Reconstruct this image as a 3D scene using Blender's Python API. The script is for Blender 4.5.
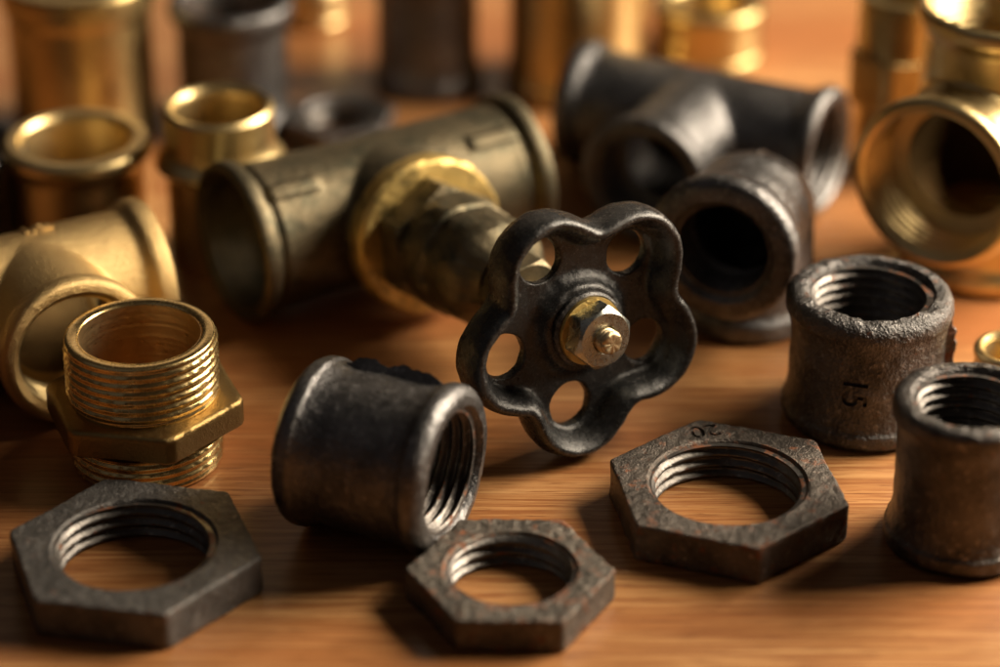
import bpy, bmesh, math, random
from math import sin, cos, pi, radians
from mathutils import Vector, Matrix, noise
random.seed(7)
S = 0.01                       # everything below is written in centimetres
for o in list(bpy.data.objects): bpy.data.objects.remove(o)
SC = bpy.context.scene; COL = SC.collection

# ------------------------------------------------------------------ camera
cam = bpy.data.cameras.new('camera'); co = bpy.data.objects.new('camera', cam); COL.objects.link(co)
P = radians(29)
co.location = (0, -49*cos(P)*S, 49*sin(P)*S); co.rotation_euler = (pi/2 - P, 0, 0)
cam.lens = 100; cam.sensor_width = 36; cam.clip_start = 0.01; cam.clip_end = 20
cam.dof.use_dof = True; cam.dof.focus_distance = 0.441; cam.dof.aperture_fstop = 6.8
cam.dof.aperture_blades = 0
SC.camera = co
# ------------------------------------------------------------------ world
w = bpy.data.worlds.new('World'); SC.world = w; w.use_nodes = True
bg = w.node_tree.nodes['Background']; bg.inputs[0].default_value = (0.55, 0.38, 0.26, 1); bg.inputs[1].default_value = 0.034
# ------------------------------------------------------------------ lamps
def area(name, az, el, dist, sx, sy, power, col, target=(0, 1, 1)):
    l = bpy.data.lights.new(name, 'AREA'); l.shape = 'RECTANGLE'; l.size = sx*S; l.size_y = sy*S; l.energy = power; l.color = col
    o = bpy.data.objects.new(name, l); COL.objects.link(o)
    d = Vector((cos(radians(az))*cos(radians(el)), sin(radians(az))*cos(radians(el)), sin(radians(el))))
    o.location = (Vector(target) + d*dist)*S
    o.rotation_euler = d.to_track_quat('Z', 'Y').to_euler()
    return o
area('window_light', 14, 33, 46, 30, 30, 8.4, (1.0, 0.84, 0.64), (3, 1, 1))
area('back_window_light', 95, 24, 110, 60, 25, 0.4, (1.0, 0.74, 0.50))
area('room_fill_light', 215, 50, 110, 130, 110, 0.22, (0.92, 0.92, 1.0))
SC.view_settings.view_transform = 'Standard'; SC.view_settings.look = 'None'
SC.view_settings.exposure = 0; SC.view_settings.gamma = 1
SC.render.engine = 'CYCLES'
SC.cycles.max_bounces = 8; SC.cycles.sample_clamp_indirect = 4

# ------------------------------------------------------------------ materials
class NT:
    def __init__(s, name):
        s.m = bpy.data.materials.new(name); s.m.use_nodes = True; s.t = s.m.node_tree; s.t.nodes.clear()
        s.out = s.n('ShaderNodeOutputMaterial'); s.b = s.n('ShaderNodeBsdfPrincipled'); s.l(s.b, 0, s.out, 0)
        s.tc = s.n('ShaderNodeTexCoord')
    def n(s, typ, **k):
        x = s.t.nodes.new(typ)
        for a, v in k.items(): setattr(x, a, v)
        return x
    def l(s, a, i, b, j): s.t.links.new(a.outputs[i], b.inputs[j])
    def map(s, scale, rot=(0, 0, 0), loc=(0, 0, 0)):
        x = s.n('ShaderNodeMapping'); x.inputs['Scale'].default_value = [v*100 for v in scale]
        x.inputs['Rotation'].default_value = rot; x.inputs['Location'].default_value = loc
        s.l(s.tc, 3, x, 0); return x
    def noise(s, scale, detail=6, rough=.6, mp=None, dist=0):
        x = s.n('ShaderNodeTexNoise'); x.inputs['Scale'].default_value = scale; x.inputs['Detail'].default_value = detail
        x.inputs['Roughness'].default_value = rough; x.inputs['Distortion'].default_value = dist
        s.l(mp or s.map((1, 1, 1)), 0, x, 0); return x
    def ramp(s, src, stops, out=0):
        x = s.n('ShaderNodeValToRGB'); e = x.color_ramp.elements
        while len(e) < len(stops): e.new(.5)
        for el, (p, c) in zip(e, stops):
            el.position = p; el.color = (c, c, c, 1) if not isinstance(c, tuple) else (*c, 1)
        s.l(src, out, x, 0); return x
    def mix(s, fac, a, b, mode='MIX'):
        x = s.n('ShaderNodeMix', data_type='RGBA', blend_type=mode)
        for idx, v in ((6, a), (7, b)):
            if isinstance(v, tuple): x.inputs[idx].default_value = (*v, 1)
            else: s.t.links.new(v, x.inputs[idx])
        if isinstance(fac, float): x.inputs[0].default_value = fac
        else: s.t.links.new(fac, x.inputs[0])
        return x.outputs[2]
    def bump(s, src, dist, strength=1, prev=None, out=0):
        x = s.n('ShaderNodeBump'); x.inputs['Distance'].default_value = dist*S; x.inputs['Strength'].default_value = strength
        s.t.links.new(src if not hasattr(src, 'outputs') else src.outputs[out], x.inputs['Height'])
        if prev: s.l(prev, 0, x, 'Normal')
        return x
    def set(s, **k):
        for a, v in k.items():
            i = s.b.inputs[a.replace('_', ' ')]
            if hasattr(v, 'is_output'): s.t.links.new(v, i)
            elif hasattr(v, 'outputs'): s.t.links.new(v.outputs[0], i)
            elif isinstance(v, tuple): i.default_value = (*v, 1)
            else: i.default_value = v

def iron(name, c1, c2, rough=(.32, .55), metal=.75, rust=0.0, pit=.012, grain=.006, rustcol=(.24, .085, .032)):
    t = NT(name)
    big = t.noise(1.6, 5, .6); mid = t.noise(9, 6, .65); fine = t.noise(34, 3, .6)
    vor = t.n('ShaderNodeTexVoronoi', feature='F1'); vor.inputs['Scale'].default_value = 16; t.l(t.map((1, 1, 1)), 0, vor, 0)
    f = t.ramp(big, [(.35, 0.0), (.68, 1.0)])
    col = t.mix(f.outputs[0], c1, c2)
    sp = t.ramp(mid, [(.56, 0.0), (.70, 1.0)])
    col = t.mix(sp.outputs[0], col, tuple(min(1, x*1.7) for x in c2))
    r = t.ramp(mid, [(.3, rough[0]), (.7, rough[1])])
    metalv = metal
    if rust > 0:
        rn = t.noise(4.2, 9, .72, dist=.4)
        g = t.n('ShaderNodeNewGeometry'); pt = t.ramp(g, [(.50, 0.0), (.58, .10)], 7)
        ad = t.n('ShaderNodeMath', operation='ADD'); t.l(rn, 0, ad, 0); t.l(pt, 0, ad, 1); rn = ad
        rf = t.ramp(rn, [(.64 - rust*.16, 0.0), (.72 - rust*.12, 1.0)])
        rc = t.mix(mid.outputs[0], tuple(x*.5 for x in rustcol), rustcol)
        col = t.mix(rf.outputs[0], col, rc)
        mm = t.n('ShaderNodeMath', operation='MULTIPLY_ADD'); t.l(rf, 0, mm, 0); mm.inputs[1].default_value = -metal; mm.inputs[2].default_value = metal
        metalv = mm; 
        r = t.n('ShaderNodeMix'); t.l(rf, 0, r, 0); r.inputs[2].default_value = rough[1]*.9; r.inputs[3].default_value = .85
    b = t.bump(mid, pit*1.2); b = t.bump(vor, pit*.9, .8, b); b = t.bump(fine, grain, 1, b)
    t.set(Base_Color=col, Metallic=metalv, Roughness=r, Normal=b)
    return t.m
def brass(name, c=(.80, .61, .29), c2=(.68, .49, .21), rough=(.2, .32), pit=.003, grain=.002, tarnish=0.0, tcol=(.16, .10, .04), turned=False):
    t = NT(name)
    big = t.noise(1.3, 4, .6); mid = t.noise(12, 5, .6); fine = t.noise(45, 3, .6)
    col = t.mix(big.outputs[0], c, c2)
    metal = 1.0; r = t.ramp(mid, [(.3, rough[0]), (.72, rough[1])])
    if tarnish > 0:
        tn = t.noise(2.1, 8, .7, dist=.5)
        tf = t.ramp(tn, [(.66 - tarnish*.35, 0.0), (.80 - tarnish*.25, 1.0)])
        col = t.mix(tf.outputs[0], col, tcol)
    b = t.bump(mid, pit*2); b = t.bump(fine, grain, 1, b)
    if turned:
        tz = t.noise(1, 3, .6, t.map((.6, .6, 26))); b = t.bump(tz, .0035, .8, b)
    t.set(Base_Color=col, Metallic=metal, Roughness=r, Normal=b)
    return t.m
M = {}
M['iron'] = iron('black_malleable_iron', (.095, .093, .094), (.195, .192, .195), (.24, .39), .9, 0, .010, .012)
M['iron_rough'] = iron('rough_cast_iron', (.062, .060, .059), (.145, .140, .138), (.23, .39), .88, .12, .020, .020)
M['iron_brown'] = iron('brown_tinged_iron', (.060, .056, .054), (.135, .126, .120), (.24, .40), .88, .08, .014, .014)
M['iron_nut'] = iron('plain_cast_nut_iron', (.075, .072, .070), (.15, .143, .137), (.34, .52), .65, .12, .010, .016)
M['iron_rust'] = iron('rusty_cast_nut_iron', (.062, .055, .049), (.15, .13, .113), (.30, .46), .75, .50, .008, .022)
M['iron_rust2'] = iron('freckled_rust_nut_iron', (.075, .067, .058), (.155, .135, .113), (.34, .52), .7, .55, .009, .018)
M['iron_thread'] = iron('cut_iron_thread', (.10, .093, .088), (.17, .16, .15), (.34, .48), .9, .15, .004, .003)
M['brass_cast'] = brass('sand_cast_brass', (.62, .44, .20), (.50, .35, .15), (.32, .44), .009, .020)
M['brass'] = brass('machined_brass', rough=(.20, .30), pit=.0008, grain=.0006, turned=True)
M['brass_plain'] = brass('smooth_brass', (.76, .60, .31), (.60, .45, .21), rough=(.30, .42), tarnish=.2, tcol=(.42, .30, .13))
M['brass_bore'] = brass('satin_bored_brass', (.80, .60, .33), (.66, .47, .24), (.27, .36), .001, .001)
M['raw_brass_shade'] = brass('raw_waterway_painted_shade', (.26, .17, .07), (.18, .11, .045), (.5, .65), .006, .006)  # raw cast brass, darkened so the colour carries the shade inside the tees
M['brass_back'] = brass('dull_brass', (.62, .47, .22), (.48, .35, .15), (.26, .38), tarnish=.35)
M['brass_old'] = brass('tarnished_brass', (.23, .185, .115), (.15, .13, .085), (.44, .60), .004, .006, .6, (.10, .095, .065))
M['brass_flange'] = brass('worn_yellow_brass', (.78, .58, .22), (.62, .44, .15), (.40, .54), .010, .006, .38, (.10, .085, .05))
M['brass_dark'] = brass('dark_cast_brass', (.34, .23, .09), (.22, .145, .055), (.30, .44), .005, .008)
M['steel'] = brass('zinc_plated_steel', (.50, .53, .52), (.38, .39, .35), (.22, .36), .004, .002, .2, (.2, .16, .09))
M['brass_stem'] = brass('broken_brass_stem', (.62, .50, .32), (.45, .35, .2), (.34, .5), .008, .004)
def paint():
    t = NT('worn_black_enamel')
    mid = t.noise(10, 7, .7); big = t.noise(1.6, 4); fine = t.noise(40, 3)
    dust = t.noise(20, 5, .85); d = t.ramp(dust, [(.61, 0.0), (.67, .95)])
    film = t.ramp(big, [(.4, 0.0), (.75, .35)])
    col = t.mix(film.outputs[0], (.013, .014, .015), (.055, .052, .048))
    col = t.mix(d.outputs[0], col, (.24, .22, .20))
    g = t.n('ShaderNodeNewGeometry'); pt = t.ramp(g, [(.515, 0.0), (.56, 1.0)], 7)
    wn = t.ramp(t.noise(7, 6, .75), [(.46, 0.0), (.62, .8)])
    mw = t.n('ShaderNodeMath', operation='MULTIPLY'); t.l(pt, 0, mw, 0); t.l(wn, 0, mw, 1)
    col = t.mix(mw.outputs[0], col, (.17, .16, .15))
    r = t.ramp(mid, [(.3, .17), (.7, .36)])
    b = t.bump(mid, .013); b = t.bump(fine, .004, .8, b)
    t.set(Base_Color=col, Roughness=r, Normal=b); t.b.inputs['Specular IOR Level'].default_value = .6
    t.b.inputs['Metallic'].default_value = 0.0
    return t.m
M['paint'] = paint()
def wood():
    t = NT('varnished_wood')
    rz = radians(2.0)
    fine = t.noise(1, 6, .65, t.map((.4, 13, 1), (0, 0, rz)), .2)
    mid = t.noise(1, 5, .6, t.map((.16, 2.6, 1), (0, 0, rz)), .5)
    big = t.noise(1, 4, .55, t.map((.05, .42, 1), (0, 0, rz)), .6)
    wv = t.n('ShaderNodeTexWave', wave_type='BANDS', bands_direction='Y', wave_profile='SIN')
    wv.inputs['Scale'].default_value = 1.3; wv.inputs['Distortion'].default_value = 5; wv.inputs['Detail'].default_value = 3
    wv.inputs['Detail Scale'].default_value = .6
    t.l(t.map((.09, 1, 1), (0, 0, rz)), 0, wv, 0)
    c = t.mix(t.ramp(mid, [(.3, 0.0), (.7, 1.0)]).outputs[0], (.42, .195, .066), (.60, .335, .138))
    c = t.mix(t.ramp(big, [(.38, .8), (.60, 0.0)]).outputs[0], c, (.33, .105, .030))
    c = t.mix(t.ramp(wv, [(.0, .30), (.5, 0.0)]).outputs[0], c, (.36, .13, .04))
    c = t.mix(t.ramp(fine, [(.42, .95), (.55, 0.0)]).outputs[0], c, (.28, .105, .032))
    pore = t.noise(1, 3, .5, t.map((1.4, 24, 1), (0, 0, rz)))
    c = t.mix(t.ramp(pore, [(.33, .7), (.40, 0.0)]).outputs[0], c, (.15, .05, .016))
    r = t.ramp(fine, [(.3, .46), (.7, .34)])
    b = t.bump(fine, .0025)
    t.set(Base_Color=c, Roughness=r, Normal=b); t.b.inputs['Coat Weight'].default_value = .12; t.b.inputs['Coat Roughness'].default_value = .22
    return t.m
M['wood'] = wood()

# ------------------------------------------------------------------ mesh helpers
def link(name, me, mat, parent=None, smooth=40):
    o = bpy.data.objects.new(name, me); COL.objects.link(o)
    if mat is not None:
        me.materials.clear(); me.materials.append(mat)
    me.shade_smooth()
    if smooth: me.set_sharp_from_angle(angle=radians(smooth))
    if parent: o.parent = parent
    return o
def tag(o, label, cat, group=None, kind=None):
    o['label'] = label; o['category'] = cat
    if group: o['group'] = group
    if kind: o['kind'] = kind
    return o
def thing(name, x, y, rz, label, cat, group=None, z=0):
    o = bpy.data.objects.new(name, None); COL.objects.link(o); o.location = (x*S, y*S, z*S); o.rotation_euler = (0, 0, rz)
    o.empty_display_size = .01
    return tag(o, label, cat, group)
def me_from(vs, fs, mat=Matrix.Identity(4)):
    me = bpy.data.meshes.new('m')
    me.from_pydata([tuple((mat @ Vector(v))*S) for v in vs], [], fs); me.validate(); me.update()
    return me
def polar(fn, n=128, closed=True, caps=False):
    """rings of profile points round Z. fn(theta)->[(r,z)...]; closed: the profile is a loop; caps: first/last point on the axis."""
    vs, fs = [], []; m = None
    for i in range(n):
        th = 2*pi*i/n; pr = fn(th); m = len(pr)
        vs += [(r*cos(th), r*sin(th), z) for r, z in pr]
    for i in range(n):
        j = (i+1) % n
        for k in range(m if closed else m-1):
            l = (k+1) % m
            fs.append((i*m+k, j*m+k, j*m+l, i*m+l))
    if caps:
        a, b = fn(0)[0][1], fn(0)[-1][1]; ia = len(vs); vs += [(0, 0, a), (0, 0, b)]
        for i in range(n):
            j = (i+1) % n
            fs.append((j*m, i*m, ia)); fs.append((i*m+m-1, j*m+m-1, ia+1))
    return vs, fs
def fix(me):
    bm = bmesh.new(); bm.from_mesh(me); bmesh.ops.recalc_face_normals(bm, faces=bm.faces); bm.to_mesh(me); bm.free(); return me
def dense(pts, step=.05):
    """subdivide a polyline of (r,z) so that noise can shape it"""
    out = []
    for a, b in zip(pts, pts[1:]):
        L = math.dist(a, b); k = max(1, int(L/step))
        out += [(a[0]+(b[0]-a[0])*i/k, a[1]+(b[1]-a[1])*i/k) for i in range(k)]
    return out + [pts[-1]]
def rough(me, amp, scale, amp2=0, scale2=1, seed=0.0, sel=None):
    off = Vector((seed, seed*1.7, seed*.6))
    ns = [v.normal.copy() for v in me.vertices]
    for v, nn in zip(me.vertices, ns):
        p = v.co/S
        k = sel(p) if sel else 1
        if k == 0: continue
        d = amp*noise.noise(p*scale+off) + amp2*noise.noise(p*scale2-off)
        v.co += nn*(d*k*S)
    me.update(); return me
AX_X = Matrix(((0, 0, 1, 0), (1, 0, 0, 0), (0, 1, 0, 0), (0, 0, 0, 1)))       # local Z -> X
AX_Y = Matrix(((1, 0, 0, 0), (0, 0, -1, 0), (0, 1, 0, 0), (0, 0, 0, 1)))      # local Z -> -Y
def T(x, y, z): return Matrix.Translation((x, y, z))
def tri(x):
    x = x % 1.0; v = 1-abs(2*x-1)
    return min(1, max(0, (v-.12)/.76))
def thread_rows(th, R, amp, z0, z1, pitch, inner, fade=.0, per=8, hand=1, chatter=0):
    n = int((z1-z0)/pitch*per); out = []
    for i in range(n+1):
        z = z0+(z1-z0)*i/n; ph = z/pitch-hand*th/(2*pi)
        a = amp
        if fade: a *= min(1, max(0, (z-z0)/fade+.25))*min(1, max(0, (z1-z)/fade+.25))
        d = a*tri(ph)
        if chatter and tri(ph) > .6: d -= chatter*max(0, noise.noise(Vector((th*14, math.floor(ph)*3.3, .5))))**.5*a
        out.append((R-d if inner else R-amp+d, z))
    return out
def inner_thread(name, R, z0, z1, mat, parent, tf=Matrix.Identity(4), pitch=.181, amp=.085, n=144, wall=.1, seed=0):
    """threaded lining of a bore, R = bore radius of the body"""
    def fn(th):
        rows = thread_rows(th, R-.005, amp, z0, z1, pitch, True)
        return rows + [(R+wall, z1), (R+wall, z0)]
    vs, fs = polar(fn, n); me = fix(me_from(vs, fs, tf))
    rough(me, .006, 5, .004, 18, seed)
    return link(name, me, mat, parent, 60)
def bake(o, keep=True):
    dg = bpy.context.evaluated_depsgraph_get(); me = bpy.data.meshes.new_from_object(o.evaluated_get(dg)); return me
def cast(name, solids, cutters, mat, parent, voxel=.05, smooth=6, post=None, final_sharp=35, extra=None):
    """join closed solids, melt them into one casting, then bore it. solids/cutters: meshes"""
    bm = bmesh.new()
    for me in solids: bm.from_mesh(me)
    j = bpy.data.meshes.new('j'); bm.to_mesh(j); bm.free()
    o = bpy.data.objects.new('tmp', j); COL.objects.link(o)
    r = o.modifiers.new('r', 'REMESH'); r.mode = 'VOXEL'; r.voxel_size = voxel*S
    s = o.modifiers.new('s', 'SMOOTH'); s.factor = .5; s.iterations = smooth
    me = bake(o); bpy.data.objects.remove(o)
    if post: post(me)
    o = bpy.data.objects.new('tmp', me); COL.objects.link(o); tmp = []
    for c in cutters:
        co_ = bpy.data.objects.new('cut', c); COL.objects.link(co_); tmp.append(co_)
        b = o.modifiers.new('b', 'BOOLEAN'); b.operation = 'DIFFERENCE'; b.solver = 'EXACT'; b.object = co_
    if tmp: 
        me = bake(o)
    bpy.data.objects.remove(o)
    for c in tmp: bpy.data.objects.remove(c)
    return link(name, me, mat, parent, final_sharp)
def carve(me, cutters):
    o = bpy.data.objects.new('tmp', me); COL.objects.link(o); tmp = []
    for c in cutters:
        co_ = bpy.data.objects.new('cut', c); COL.objects.link(co_); tmp.append(co_)
        b = o.modifiers.new('b', 'BOOLEAN'); b.operation = 'DIFFERENCE'; b.solver = 'EXACT'; b.object = co_
    r = bake(o); bpy.data.objects.remove(o)
    for c in tmp: bpy.data.objects.remove(c)
    return r
def solid(prof, tf=Matrix.Identity(4), n=64):
    """closed solid of revolution: prof = [(r,z)...] from bottom to top with r>0, capped"""
    vs, fs = polar(lambda th: prof, n, closed=False, caps=True); return fix(me_from(vs, fs, tf))
def hexsolid(ap, z0, z1, tf=Matrix.Identity(4), rot=0):
    c = ap/cos(pi/6)*.985
    vs, fs = polar(lambda th: [(hexr(th-rot, ap, c), z0), (hexr(th-rot, ap, c), z1)], 96, closed=False, caps=True); return fix(me_from(vs, fs, tf))
def hexr(th, ap, cap):
    a = (th) % (pi/3); a = min(a, pi/3-a)          # corner at angle 0
    return min(ap/cos(pi/6-a), cap)
def arc(cr, cz, r, a0, a1, n=7):
    return [(cr+r*cos(radians(a0+(a1-a0)*i/n)), cz+r*sin(radians(a0+(a1-a0)*i/n))) for i in range(n+1)]
def text_mesh(txt, size, depth, fn, step=1):
    cu = bpy.data.curves.new('t', 'FONT'); cu.body = txt; cu.size = size; cu.align_x = 'CENTER'; cu.align_y = 'CENTER'
    cu.extrude = depth; cu.resolution_u = 4; cu.offset = size*.012
    o = bpy.data.objects.new('t', cu); COL.objects.link(o); me = bake(o); bpy.data.objects.remove(o)
    bm = bmesh.new(); bm.from_mesh(me)
    bmesh.ops.triangulate(bm, faces=bm.faces)
    bmesh.ops.subdivide_edges(bm, edges=bm.edges, cuts=2)
    bmesh.ops.remove_doubles(bm, verts=bm.verts, dist=1e-5)
    for v in bm.verts: v.co = Vector(fn(v.co.x, v.co.y, v.co.z))*S
    bmesh.ops.recalc_face_normals(bm, faces=bm.faces)
    bm.to_mesh(me); bm.free(); return me

# ------------------------------------------------------------------ the table
bm = bmesh.new(); bmesh.ops.create_cube(bm, size=1)
for v in bm.verts: v.co = Vector((v.co.x*1.5, v.co.y*1.0+.15, v.co.z*.03-.015))
bmesh.ops.bevel(bm, geom=bm.edges[:], offset=.003, segments=3, affect='EDGES')
me = bpy.data.meshes.new('m'); bm.to_mesh(me); bm.free()
tb = link('table_surface', me, M['wood']); tb['kind'] = 'structure'

# ------------------------------------------------------------------ couplings (upright or lying)
def coupling(name, x, y, rz, R, H, hole, mat, tmat, label, cat='pipe fitting', group=None, lying=None, bead=.15, bw=.36, seed=0.0, thread=True,
             rib=None, ragged=0.0, text=None, rr=.14, flare=None, roughness=.012, pitch=.181):
    t = thing(name, x, y, rz, label, cat, group)
    Rb = R-bead
    tf = Matrix.Identity(4)
    if lying is not None: tf = T(0, 0, R) @ AX_X @ T(0, 0, -H/2) @ Matrix.Rotation(lying, 4, 'Z')
    out = arc(R-rr, rr, rr, -90, 0) + arc(R-.10, bw-.08, .10, 0, 55, 3) + [(Rb+.02, bw+.16), (Rb, bw+.3)] + \
          [(Rb, H-bw-.3), (Rb+.02, H-bw-.16)] + arc(R-.10, H-bw+.08, .10, -55, 0, 3) + arc(R-rr, H-rr, rr, 0, 90)
    ch = .09
    prof = dense([(hole+.02, H-ch-.02), (hole+ch, H)] + out[::-1] + [(hole+ch, 0), (hole+.02, ch+.02)], .055)
    def fn(th):
        if not ragged: return prof
        res = []
        for r, z in prof:
            if z > H-.12 and r < hole+.22:
                k = max(0, noise.noise(Vector((cos(th)*3.2, sin(th)*3.2, seed))))
                z = z-ragged*k*1.5+ragged*.6*abs(noise.noise(Vector((cos(th)*9, sin(th)*9, seed+4))))
            res.append((r, z))
        return res
    vs, fs = polar(fn, 200); me = fix(me_from(vs, fs))
    rough(me, roughness*2, 1.3, roughness, 7, seed, sel=lambda p: 1 if math.hypot(p.x, p.y) > hole+.05 else .3)
    if text:
        ang, tz, size, s = text
        def wrap(u, v, d):     # text turned 90 degrees clockwise, read downwards
            a = ang + v/Rb; r = Rb + d
            return (r*cos(a), r*sin(a), tz - u)
        me = carve(me, [text_mesh(s, size, .055, wrap)])
    me.transform(Matrix.Translation((0, 0, 0))); 
    mt = tf.copy(); mt.translation = mt.translation*S; me.transform(mt)
    body = link('body', me, mat, t, 50)
    if thread:
        inner_thread('internal_thread', hole+.02, ch+.01, H-ch-.01, tmat, t, tf, seed=seed, pitch=pitch)
    else:
        vs, fs = polar(lambda th: [(hole+.015, ch), (hole-.12, H*.45), (hole-.12, H*.55), (hole+.015, H-ch), (hole+.08, H-ch), (hole+.08, ch)], 96)
        link('bore', fix(me_from(vs, fs, tf)), tmat, t, 50)
    if rib:
        ang, z0, z1, h = rib
        vs, fs = [], []; n = 70
        for i in range(n+1):
            z = z0+(z1-z0)*i/n; e = min(1, 6*i/n, 6*(n-i)/n)
            hh = h*(.9+.35*noise.noise(Vector((z*3.1, seed, 0)))+.35*noise.noise(Vector((z*8, seed, 3))))*e
            hh = max(hh, .01); sk = .05*noise.noise(Vector((z*2, 9, seed)))
            rb = Rb - .04 + (bead*.6 if (z < bw or z > H-bw) else 0)
            for da, dr in ((-.045, 0), (-.02+sk, .04+hh*.9), (.012+sk, .04+hh), (.045, 0)):
                a = ang+da; vs.append(((rb+dr)*cos(a), (rb+dr)*sin(a), z))
        for i in range(n):
            for k in range(4):
                l = (k+1) % 4; fs.append((i*4+k, i*4+l, i*4+4+l, i*4+4+k))
        fs += [(0, 1, 2, 3), (n*4+3, n*4+2, n*4+1, n*4)]
        link('casting_rib', fix(me_from(vs, fs, tf)), mat, t, 60)
    return t

GI = 'black iron couplings'
coupling('pipe_coupling', 6.07, -2.79, 0, 1.37, 2.38, .97, M['iron_rough'], M['iron_thread'],
         'upright black iron coupling stamped 15 with a ragged threaded mouth', 'pipe coupling', GI,
         rib=(radians(-8), .25, 2.05, .17), ragged=.06, text=(radians(-106), 1.13, .58, '15'), seed=2.0, roughness=.016, rr=.22, bead=.09)
coupling('pipe_coupling', 7.15, -6.61, 0, 1.2, 2.58, .85, M['iron_brown'], M['iron_thread'],
         'upright brownish black coupling cut by the right edge, beside the rusty hex nut', 'pipe coupling', GI,
         seed=5.0, ragged=.03, roughness=.012, bead=.11, rr=.18)
ax = -.42
cx, cy = -2.98+cos(ax)*1.24, -5.82+sin(ax)*1.24
coupling('pipe_coupling', cx, cy, ax, 1.36, 2.54, .97, M['iron'], M['iron_thread'],
         'black iron coupling lying on its side with its threaded mouth facing right', 'pipe coupling', GI,
         lying=0, rib=(radians(66), .40, 2.2, .19), seed=8.0, bead=.11, rr=.22, roughness=.010, ragged=.02)
coupling('pipe_coupling', -5.38, 8.81, .4, 1.24, 2.76, .95, M['iron'], M['iron_thread'],
         'blurred grey black upright coupling behind the small brass reducer', 'pipe coupling', GI, seed=11, bead=.14, thread=False)
coupling('pipe_coupling', -1.52, 10.92, .4, 1.15, 2.74, .85, M['iron'], M['iron_thread'],
         'blurred very dark upright coupling at the top edge, behind the tarnished valve', 'pipe coupling', GI, seed=12, bead=.10, thread=False)
coupling('pipe_coupling', -9.87, 3.22, .4, 1.2, 2.2, .85, M['iron'], M['iron_thread'],
         'sliver of a blurred black coupling at the left edge, beside the round brass coupling', 'pipe coupling', GI, seed=13, bead=.10, thread=False)
GB = 'blurred brass fittings in the background'
coupling('brass_coupling', -7.72, 3.15, .2, 1.36, 2.35, .98, M['brass_plain'], M['brass_plain'],
         'upright brass coupling with a rounded rim, behind the brass tee', 'pipe coupling', seed=14, bead=.17, bw=.30, rr=.13, roughness=.004, thread=False)
coupling('brass_coupling', 1.6, 10.8, .2, 1.5, 3.5, 1.2, M['brass_back'], M['brass_back'],
         'wide blurred brass coupling behind the left end of the black tee', 'pipe coupling', GB, seed=15, bead=.08, roughness=.003, thread=False)
coupling('brass_coupling', 4.44, 12.35, .2, 1.22, 1.3, .8, M['brass_back'], M['brass_back'],
         'short bright blurred brass ring standing behind the middle of the black tee', 'pipe coupling', GB, seed=16, bead=.05, bw=.25, roughness=.003, thread=False)
coupling('brass_coupling', -4.1, 14.3, .2, .72, 1.0, .45, M['brass_plain'], M['brass_plain'],
         'tiny blurred gold fitting at the top edge between two dark couplings', 'pipe coupling', GB, seed=17, bead=.04, bw=.2, roughness=.003, thread=False)
coupling('brass_coupling', 8.52, -2.61, .2, .64, 1.2, .44, M['brass_plain'], M['brass_plain'],
         'small bright brass ring cut by the right edge, between the two upright black couplings', 'pipe coupling', seed=18, bead=.04, bw=.2, rr=.08, roughness=.002, thread=False)

# ------------------------------------------------------------------ hex backnuts
def backnut(x, y, rot, rc, H, hole, mat, label, seed, text=None, amp=.016, sq=None):
    t = thing('hex_nut', x, y, rot, label, 'nut', 'flat iron hex nuts')
    ap = rc*cos(pi/6); bv = .035
    def fn(th):
        o = hexr(th, ap, rc*.992)
        pts = [(hole+.02, .06), (hole+.07, 0), (o-bv, 0), (o, bv), (o, H-bv), (o-.35*bv, H-.3*bv), (o-bv, H), (hole+.07, H), (hole+.02, H-.06)]
        res = []
        for k, (a, b) in enumerate(zip(pts, pts[1:])):
            n = (1, 12, 1, 8, 1, 1, 14, 1)[k]
            res += [(a[0]+(b[0]-a[0])*i/n, a[1]+(b[1]-a[1])*i/n) for i in range(n)]
        return res+[pts[-1]]
    vs, fs = polar(fn, 240); 
    if sq: vs = [(a*(1+sq[0]*a/rc*0)+0, b, c) for a, b, c in vs]
    me = fix(me_from(vs, fs))
    rough(me, amp, 1.6, amp*.9, 8.5, seed, sel=lambda p: 1 if math.hypot(p.x, p.y) > hole+.1 else .4)
    if text:
        size = .5; wp = Matrix.Rotation(-rot, 2) @ Vector((3.30-x, -4.42-y)); tx, ty = wp; ta = radians(192)-rot; s = text
        def put(u, v, d): return (tx+u*cos(ta)-v*sin(ta), ty+u*sin(ta)+v*cos(ta), H+d)
        me = carve(me, [text_mesh(s, size, .045, put)])
    link('body', me, mat, t, 45)
    inner_thread('internal_thread', hole+.02, .05, H-.05, M['iron_thread'], t, seed=seed, pitch=.19, amp=.08, wall=.06)
    return t
backnut(3.567, -5.957, radians(160), 1.95, .66, 1.20, M['iron_rust'],
        'large dark rusty hex nut with an upside down number 20 on its top', 3.0,
        text='20')
backnut(-5.523, -7.698, radians(169.4), 1.99, .64, 1.20, M['iron_nut'],
        'large plain grey hex nut flat on the table in front of the brass nipple', 6.0)
backnut(.156, -8.254, radians(179.2), 1.58, .56, .955, M['iron_rust2'],
        'smaller hex nut freckled with rust, flat in front of the lying black coupling', 9.0, amp=.022)
backnut(-3.21, 8.02, .3, 1.15, .6, .72, M['iron'],
        'blurred dark ring nut behind the left half of the tarnished valve', 10.0)

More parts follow.
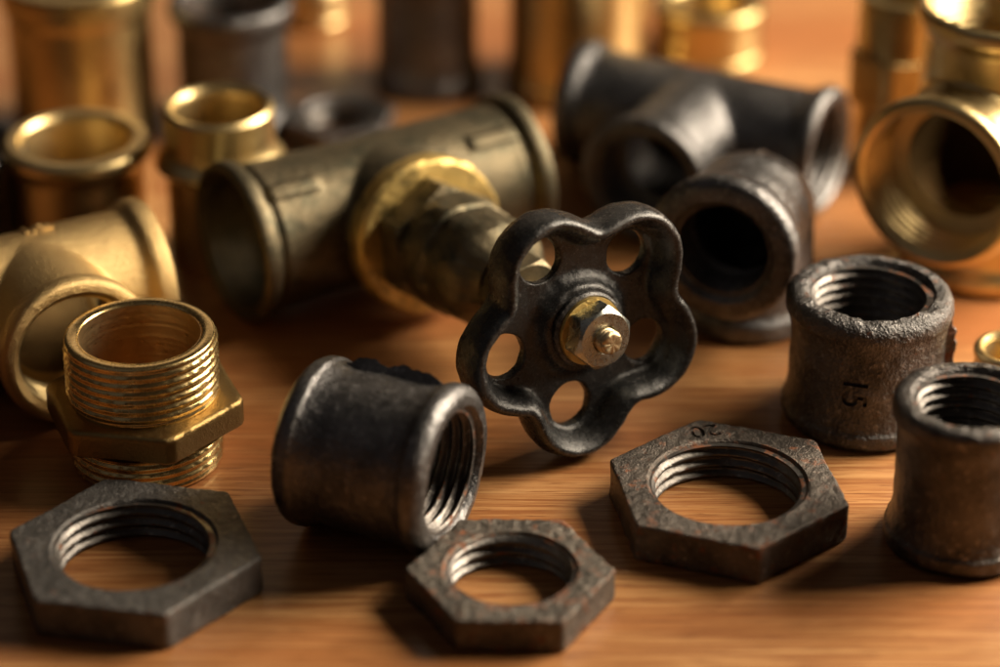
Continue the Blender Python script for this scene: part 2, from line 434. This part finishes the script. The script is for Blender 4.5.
# ------------------------------------------------------------------ brass hex nipple
def nipple(x, y, rot, R, H, hole, z0, z1, rc, mat, hmat, label, group=None, per=8):
    t = thing('hex_nipple', x, y, rot, label, 'pipe nipple', group)
    def tube(a, b, top):
        def fn(th):
            rows = thread_rows(th, R, .040, a+.04, b-.04, .150, False, fade=.10, chatter=.25, per=12)
            if top: return [(hole, a)]+[(R-.12, a)]+rows+[(R-.05, b-.012), (R-.08, b), (hole+.03, b), (hole, b-.03)]
            return [(hole, a+.03), (hole+.03, a), (R-.10, a)]+rows+[(R-.12, b), (hole, b)]
        vs, fs = polar(fn, 360); me = fix(me_from(vs, fs)); rough(me, .003, 1.2, 0, 14, 3); return me
    link('male_thread', tube(z1-.03, H, True), mat, t, 60); link('male_thread', tube(0, z0+.03, False), mat, t, 60)
    vs, fs = polar(lambda th: [(hole-.008, z) for z in [.03+(H-.06)*i/120 for i in range(121)]]+[(hole+.02, H-.03), (hole+.02, .03)], 180)
    me = fix(me_from(vs, fs))
    for v in me.vertices:
        p = v.co/S; q = math.hypot(p.x, p.y)
        if q < hole: k = 1+.004*noise.noise(Vector((p.z*24, math.atan2(p.y, p.x)*.3, 1)))*1.0; v.co.x *= k; v.co.y *= k
    link('bore', me, M['brass_bore'], t, 60)
    ap = rc*cos(pi/6); bv = .07
    def fn(th):
        o = hexr(th, ap, rc*.975)
        pts = [(hole+.002, z0), (ap-.02, z0), (o-bv, z0+.01), (o, z0+bv), (o, z1-bv), (o-bv*.3, z1-bv*.3), (o-bv, z1), (R-.12, z1+.02), (hole+.002, z1+.02)]
        res = []
        for k, (a, b) in enumerate(zip(pts, pts[1:])):
            n = (6, 3, 1, 6, 1, 1, 8, 3)[k]
            res += [(a[0]+(b[0]-a[0])*i/n, a[1]+(b[1]-a[1])*i/n) for i in range(n)]
        return res+[pts[-1]]
    vs, fs = polar(fn, 240); me = fix(me_from(vs, fs)); rough(me, .010, 1.2, .003, 8, 4.4)
    link('hex_collar', me, hmat, t, 45)
    return t
nipple(-5.74, -4.15, radians(-9), 1.24, 2.32, .98, .74, 1.24, 1.66, M['brass'], M['brass_dark'],
       'brass hex nipple with male threads above and below its collar, standing behind the grey nut')

# ------------------------------------------------------------------ castings: tees and elbow
def limb(R, L, bead=.13, bw=.36, start=0.0):
    """half a run from the centre out to its beaded mouth, along +Z"""
    return [(R-bead-.02, start), (R-bead-.02, L-bw-.12), (R-.03, L-bw), (R, L-bw+.08), (R, L-.10), (R-.03, L-.03), (R-.10, L)]
def both(R, L, **k):
    h = limb(R, L, **k); return [(r, -z) for r, z in h[::-1][:-1]] + [(h[0][0], 0)] + h[1:]
def counter(hole, inner, L, depth, end=.3):
    """cutter for a mouth at +L: threaded counterbore, then the narrower waterway to the centre"""
    return [(inner, -.02), (inner, L-depth), (hole, L-depth+.1), (hole, L-.10), (hole+.12, L+.02), (hole+.12, L+end)]
def tee(name, x, y, rz, R, L, LB, hole, inner, mat, tmat, label, up=None, voxel=.055, tilt=0.0, depth=1.05, upright=False, seed=0.0, bead=.13, texts=None, group=None, amp=.01, inner_mat=None, smooth=8):
    """run along local X, branch along local -Y (run along Z when upright)"""
    t = thing(name, x, y, rz, label, 'pipe tee', group)
    z = L if upright else R
    c = T(0, 0, z)
    run = c if upright else c @ AX_X
    br = c @ AX_Y
    sol = [solid(both(R, L, bead=bead), run), solid([(R-bead-.02, 0)]+limb(R, LB, bead=bead)[1:], br)]
    flip = run @ Matrix.Rotation(pi, 4, 'X')
    cut = [solid(counter(hole, inner, L, depth), run), solid(counter(hole, inner, L, depth), flip), solid(counter(hole, inner, LB, depth), br)]
    post = lambda m: rough(m, amp*1.5, 1.2, amp, 6, seed)
    body = cast('body', sol, cut, mat, t, voxel, smooth, post)
    if inner_mat:                                       # unmachined waterway, its shade painted in as darker brass
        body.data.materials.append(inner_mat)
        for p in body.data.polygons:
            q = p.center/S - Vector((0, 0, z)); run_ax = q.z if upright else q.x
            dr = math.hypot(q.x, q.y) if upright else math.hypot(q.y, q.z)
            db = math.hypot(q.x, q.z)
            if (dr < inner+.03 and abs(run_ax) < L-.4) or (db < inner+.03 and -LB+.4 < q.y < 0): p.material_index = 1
    for m in (run, flip, br):
        Lm = LB if m is br else L
        inner_thread('internal_thread', hole, Lm-depth+.12, Lm-.11, tmat, t, m, seed=seed, wall=.05, amp=.06, n=120)
    return t, c
tt, _ = tee('brass_tee', -7.968, -1.15, .499, 1.32, 2.19, 2.19, 1.02, .86, M['brass_cast'], M['brass_plain'],
    'cast brass tee lying at the left edge, marked 1/2, behind the brass nipple', seed=1.5, voxel=.04, amp=.003, inner_mat=M['raw_brass_shade'])
tee('brass_tee', 8.976, 2.782, -2.166+pi/2, 1.6, 2.57, 2.57, 1.36, 1.02, M['brass_plain'], M['brass_plain'],
    'large shiny brass tee standing upright at the right edge with its round mouth facing left', upright=True, seed=2.5, bead=.12, depth=1.1, amp=.004, inner_mat=M['raw_brass_shade'])
tee('iron_tee', 3.87, 5.95, -.47, 1.27, 2.65, 2.8, .98, .8, M['iron'], M['iron'],
    'large blurred black iron tee lying behind the black elbow', seed=3.5, amp=.006, smooth=22)
def elbow():
    R, h, b, hole = 1.29, 2.05, 1.78, .86
    t = thing('iron_elbow', 4.414, .755, -1.959+pi/2, 'black iron elbow standing on one mouth with the other facing the handwheel', 'pipe elbow')
    Rb = 1.12
    dn = T(0, 0, h) @ Matrix.Rotation(pi, 4, 'X'); br = T(0, 0, h) @ AX_Y
    sph = [(Rb*cos(radians(a)), Rb*sin(radians(a))) for a in range(-84, 85, 12)]
    sol = [solid([(Rb, 0), (Rb+.02, h-.7), (1.13, h-.50), (1.26, h-.36), (1.28, h-.12), (1.22, h-.03), (1.1, h)], dn), solid([(Rb, 0), (Rb+.03, .5), (R-.04, b-.6), (R+.06, b-.34), (R+.07, b-.18), (R+.01, b-.05), (R-.12, b)], br), solid(sph, T(0, .02, h-.09))]
    cut = [solid(counter(hole, .76, h, .95), dn), solid(counter(hole, .76, b, .95), br), solid([(.74*cos(radians(a)), .74*sin(radians(a))) for a in range(-84, 85, 12)], T(0, 0, h))]
    cast('body', sol, cut, M['iron'], t, .045, 9, lambda m: rough(m, .02, 1.2, .011, 6.5, 4.2))
    for m, L in ((dn, h), (br, b)): inner_thread('internal_thread', hole, L-.83, L-.11, M['iron'], t, m, wall=.05, amp=.06)
    # mould line over the back of the bend
    n = 40; vs = []; fs = []
    for i in range(n+1):
        a = radians(-30+150*i/n); rr = Rb+.0+.02*noise.noise(Vector((i*.2, 0, 3)))
        for dx, dr in ((-.05, -.03), (-.015, .028), (.015, .028), (.05, -.03)):
            vs.append((dx, .02+(rr+dr)*cos(a)*1.0, h-.09+(rr+dr)*sin(a)))
    for i in range(n):
        for k in range(4):
            l = (k+1) % 4; fs.append((i*4+k, i*4+l, i*4+4+l, i*4+4+k))
    fs += [(0, 1, 2, 3), (n*4+3, n*4+2, n*4+1, n*4)]
    link('mould_line', fix(me_from(vs, fs)), M['iron'], t)
elbow()
# size cast into the brass tee
link('size_mark', text_mesh('1/2', .46, .035, lambda u, v, d: (u+.24, (1.18+d)*sin(radians(13)+v/1.18), 1.32+(1.18+d)*cos(radians(13)+v/1.18))), M['brass_cast'], tt, 40)

# ------------------------------------------------------------------ small brass reducer and big blurred brass pieces
def turned(name, x, y, rz, prof, mat, label, cat='pipe fitting', group=None, collar=None, hexmat=None, bore=None):
    t = thing(name, x, y, rz, label, cat, group)
    vs, fs = polar(lambda th: dense(prof, .08), 128); me = fix(me_from(vs, fs)); rough(me, .006, 1.5, .003, 7, x)
    link('body', me, mat, t, 40)
    if bore:
        r, z0, z1 = bore
        inner_thread('internal_thread', r, z0, z1, mat, t, wall=.04, amp=.05, n=96)
    if collar:
        ap, z0, z1, inn = collar; c = ap/cos(pi/6)*.96
        def fn(th):
            o = hexr(th, ap, c); return [(inn, z0), (o-.05, z0), (o, z0+.05), (o, z1-.05), (o-.05, z1), (inn, z1)]
        vs, fs = polar(fn, 120); link('hex_collar', fix(me_from(vs, fs)), hexmat or mat, t, 40)
    return t
turned('brass_reducer', -5.1, 3.05, 0,
       [(.78, 1.9), (.80, 2.92), (.86, 3.02), (.95, 3.05), (1.02, 2.97), (1.0, 2.75), (1.0, 2.35), (1.05, 2.18), (1.17, 2.05), (1.19, 1.94), (1.12, 1.86), (1.0, 1.82), (1.0, .1), (.95, 0), (.74, 0)],
       M['brass_plain'], 'small upright brass reducer with a flared waist, between the round brass coupling and the valve', 'pipe reducer')
turned('brass_union', -8.35, 8.4, .35,
       [(1.1, 0), (1.38, 0), (1.42, .05), (1.42, 2.2), (1.42, 2.75), (1.5, 2.85), (1.5, 3.3), (1.45, 3.4), (1.1, 3.4)],
       M['brass_back'], 'tall blurred brass fitting with a bright stripe at the top left corner', 'pipe fitting', GB)
turned('brass_union', 7.75, 6.75, .15,
       [(.6, 0), (.82, 0), (.86, .05), (.86, 3.6), (.82, 3.7), (.6, 3.7)],
       M['brass_back'], 'tall blurred brown brass fitting behind the large upright brass tee', 'pipe fitting', GB,
       collar=(.90, 1.5, 2.6, .84))

# ------------------------------------------------------------------ the old valve with its handwheel
def valve():
    az = -1.035; el = .114
    cxy = (-2.2, 2.1); R = 1.47; half = 2.95
    # local frame: X along the run, -Y towards the wheel, origin on the table below the run
    t = thing('old_valve', cxy[0], cxy[1], az+pi/2, 'tarnished brass valve lying on the table with a black lobed handwheel', 'valve')
    c = T(0, 0, R) @ Matrix.Rotation(-el, 4, 'X')
    run = c @ AX_X; br = c @ AX_Y; flip = run @ Matrix.Rotation(pi, 4, 'X')
    prof = [(R-.16, 0), (R-.15, half-.62), (R-.13, half-.50), (R-.20, half-.44), (R-.20, half-.36), (R-.02, half-.30), (R, half-.22), (R, half-.06), (R-.06, half)]
    full = [(r, -z) for r, z in prof[::-1][:-1]]+prof
    bars = []
    for sx in (-1, 1):
        for k in range(1):
            b = bmesh.new(); bmesh.ops.create_cube(b, size=1)
            a = radians(38)
            for v in b.verts:
                p = Vector((v.co.x*.95+sx*(half-.95), v.co.y*.28, v.co.z*.24+R-.195)); v.co = (c @ (Matrix.Rotation(a, 4, 'X') @ p))*S
            m = bpy.data.meshes.new('b'); b.to_mesh(m); b.free(); bars.append(m)
    sol = [solid(full, run), solid([(R-.2, 0), (R-.2, 1.15), (1.25, 1.35), (1.33, 1.5), (1.33, 1.6), (1.2, 1.62)], br)] + bars
    cut = [solid(counter(1.22, 1.0, half, 1.3), run), solid(counter(1.22, 1.0, half, 1.3), flip)]
    cast('body', sol, cut, M['brass_old'], t, .045, 6, lambda m: rough(m, .015, 1.0, .005, 5, 7.7))
    for m in (run, flip): inner_thread('internal_thread', 1.22, half-1.15, half-.11, M['brass_old'], t, m, wall=.05, amp=.06)
    def ln(name, prof, mat, parent=t, n=96, amp=.0, sharp=40):
        vs, fs = polar(lambda th: prof, n, closed=False, caps=True); me = fix(me_from(vs, fs, br))
        if amp: rough(me, amp, 2, amp*.6, 8, 1.1)
        return link(name, me, mat, parent, sharp)
    fl = ln('flange', dense([(.9, 1.56), (1.30, 1.50), (1.41, 1.56), (1.42, 1.92), (1.35, 2.0), (.9, 2.01)], .1), M['brass_flange'], amp=.03)
    def hx(name, ap, z0, z1, mat, rot, ch=.1, parent=t, amp=0, k=.985):
        cap = ap/cos(pi/6)*k
        def fn(th):
            o = hexr(th-rot, ap, cap)
            return dense([(ap*.6, z0), (min(o, ap), z0), (o, z0+ch*.6), (o, z1-ch*(.2+1.2*max(0, o/ap-1)*5)), (min(o, ap*.99), z1), (ap*.6, z1)], .12) if False else \
                   [(ap*.6, z0), (min(o, ap), z0), (o, z0+ch*.6), (o, (z0+z1)/2), (o, z1-ch*.6*(o-ap)/(ap*.15)-.01), (min(o, ap*.985), z1), (ap*.6, z1)]
        vs, fs = polar(fn, 144, closed=False, caps=True); me = fix(me_from(vs, fs, br))
        if amp: rough(me, amp, 2, amp*.6, 8, 2.1)
        return link(name, me, mat, parent, 30)
    hx('bonnet_hex', 1.00, 1.98, 2.65, M['brass_old'], .55, amp=.03)
    ln('bonnet', dense([(.9, 2.4), (.98, 2.6), (1.0, 2.7), (1.03, 3.3), (1.03, 3.34), (.97, 3.40), (.97, 4.15), (.9, 4.35), (.75, 4.45), (.62, 4.7)], .12), M['brass_old'], amp=.06)
    hx('gland_nut', .56, 4.6, 5.4, M['brass_old'], .1)
    W = 6.90
    ln('stem', [(.24, 4.8), (.24, W+.2)], M['brass_stem'])
    # handwheel in the frame of the branch axis; z = W is its face plane
    roll = radians(117-90)
    wl = br @ T(0, 0, W)
    def star(th): return 1.815+.235*cos(5*(th-LOBE))-.03*cos(10*(th-LOBE))
    global LOBE
    # branch frame: x' = local x (right), y' = up  -> same sense as fitted axes a, b
    LOBE = radians(117)
    n, m = 260, 20; vs, fs = [], []
    for i in range(n):
        th = 2*pi*i/n; r = star(th); e = 1e-3
        p = Vector((r*cos(th), r*sin(th))); q = Vector((star(th+e)*cos(th+e), star(th+e)*sin(th+e))); tg = (q-p).normalized(); nr = Vector((tg.y, -tg.x))
        for k in range(m):
            a = 2*pi*k/m; dz = .45*sin(a); dr = (.195-.03*sin(a))*cos(a)
            lean = .06*dz/.45                              # the rim draws in a little towards the front
            pp = p+nr*(dr+lean); vs.append((pp.x, pp.y, dz-.06))
    for i in range(n):
        j = (i+1) % n
        for k in range(m):
            l = (k+1) % m; fs.append((i*m+k, j*m+k, j*m+l, i*m+l))
    rim = fix(me_from(vs, fs, wl))
    vs, fs = polar(lambda th: [(star(th)-.02, -.30), (star(th)-.02, -.10)], 260, closed=False, caps=True); web = fix(me_from(vs, fs, wl))
    hub = solid([(.5, -.7), (.62, -.6), (.85, -.3), (.92, -.10), (.80, -.02), (.74, .10), (.70, .14), (.5, .15)], wl)
    cuts = []
    for k in range(5):
        a = LOBE-k*2*pi/5
        cuts.append(solid([(.44, -1.2), (.37, -.26), (.37, -.16), (.46, .5)], wl @ T(1.39*cos(a), 1.39*sin(a), 0), 40))
    # the holes are cut first, then everything melts together so that their edges are soft
    o = bpy.data.objects.new('tmp', web); COL.objects.link(o); tmp = []
    bm = bmesh.new(); 
    holed = cast('tmp_web', [web, hub, rim], cuts, None, None, .03, 5)
    me = holed.data; bpy.data.objects.remove(holed); bpy.data.objects.remove(o)
    wh = cast('handwheel', [me], [], M['paint'], t, .026, 6, lambda m: rough(m, .02, 1.6, .012, 5, 9.1), final_sharp=0)
    def on(name, prof, mat, nn=64, amp=0, par=t):
        vs, fs = polar(lambda th: prof, nn, closed=False, caps=True); me = fix(me_from(vs, fs, wl))
        if amp: rough(me, amp, 4, amp, 11, 1.3)
        return link(name, me, mat, par, 40)
    on('spacer_ring', dense([(.3, .12), (.60, .12), (.63, .16), (.63, .22), (.59, .26), (.3, .26)], .06), M['paint'], amp=.006)
    on('washer', [(.3, .25), (.56, .25), (.57, .28), (.56, .33), (.3, .335)], M['brass_flange'])
    ap = .475; cap = ap/cos(pi/6)*.99
    def fn(th):
        oo = hexr(th-.25, ap, cap); k = (oo-ap)/(cap-ap)
        return [(.2, .33), (oo-.02, .33), (oo, .36), (oo, .70-.07*k), (ap*.93, .74), (.24, .745), (.20, .70)]
    vs, fs = polar(fn, 144, closed=False, caps=True); link('hex_nut', fix(me_from(vs, fs, wl)), M['steel'], t, 28)
    def fs_(th):
        rows = thread_rows(th, .205, .025, .68, .90, .07, False, per=8)
        brk = .93+.05*noise.noise(Vector((cos(th)*2, sin(th)*2, 5)))
        return rows+[(.185, brk), (.165, brk+.02)]+[(.165*k/5, .955+(brk-.93)*k/5) for k in (4, 3, 2, 1)]
    vs, fs = polar(fs_, 72, closed=False, caps=True); me = fix(me_from(vs, fs, wl))
    link('stem_end', me, M['brass_stem'], t, 0)
    return t
valve()
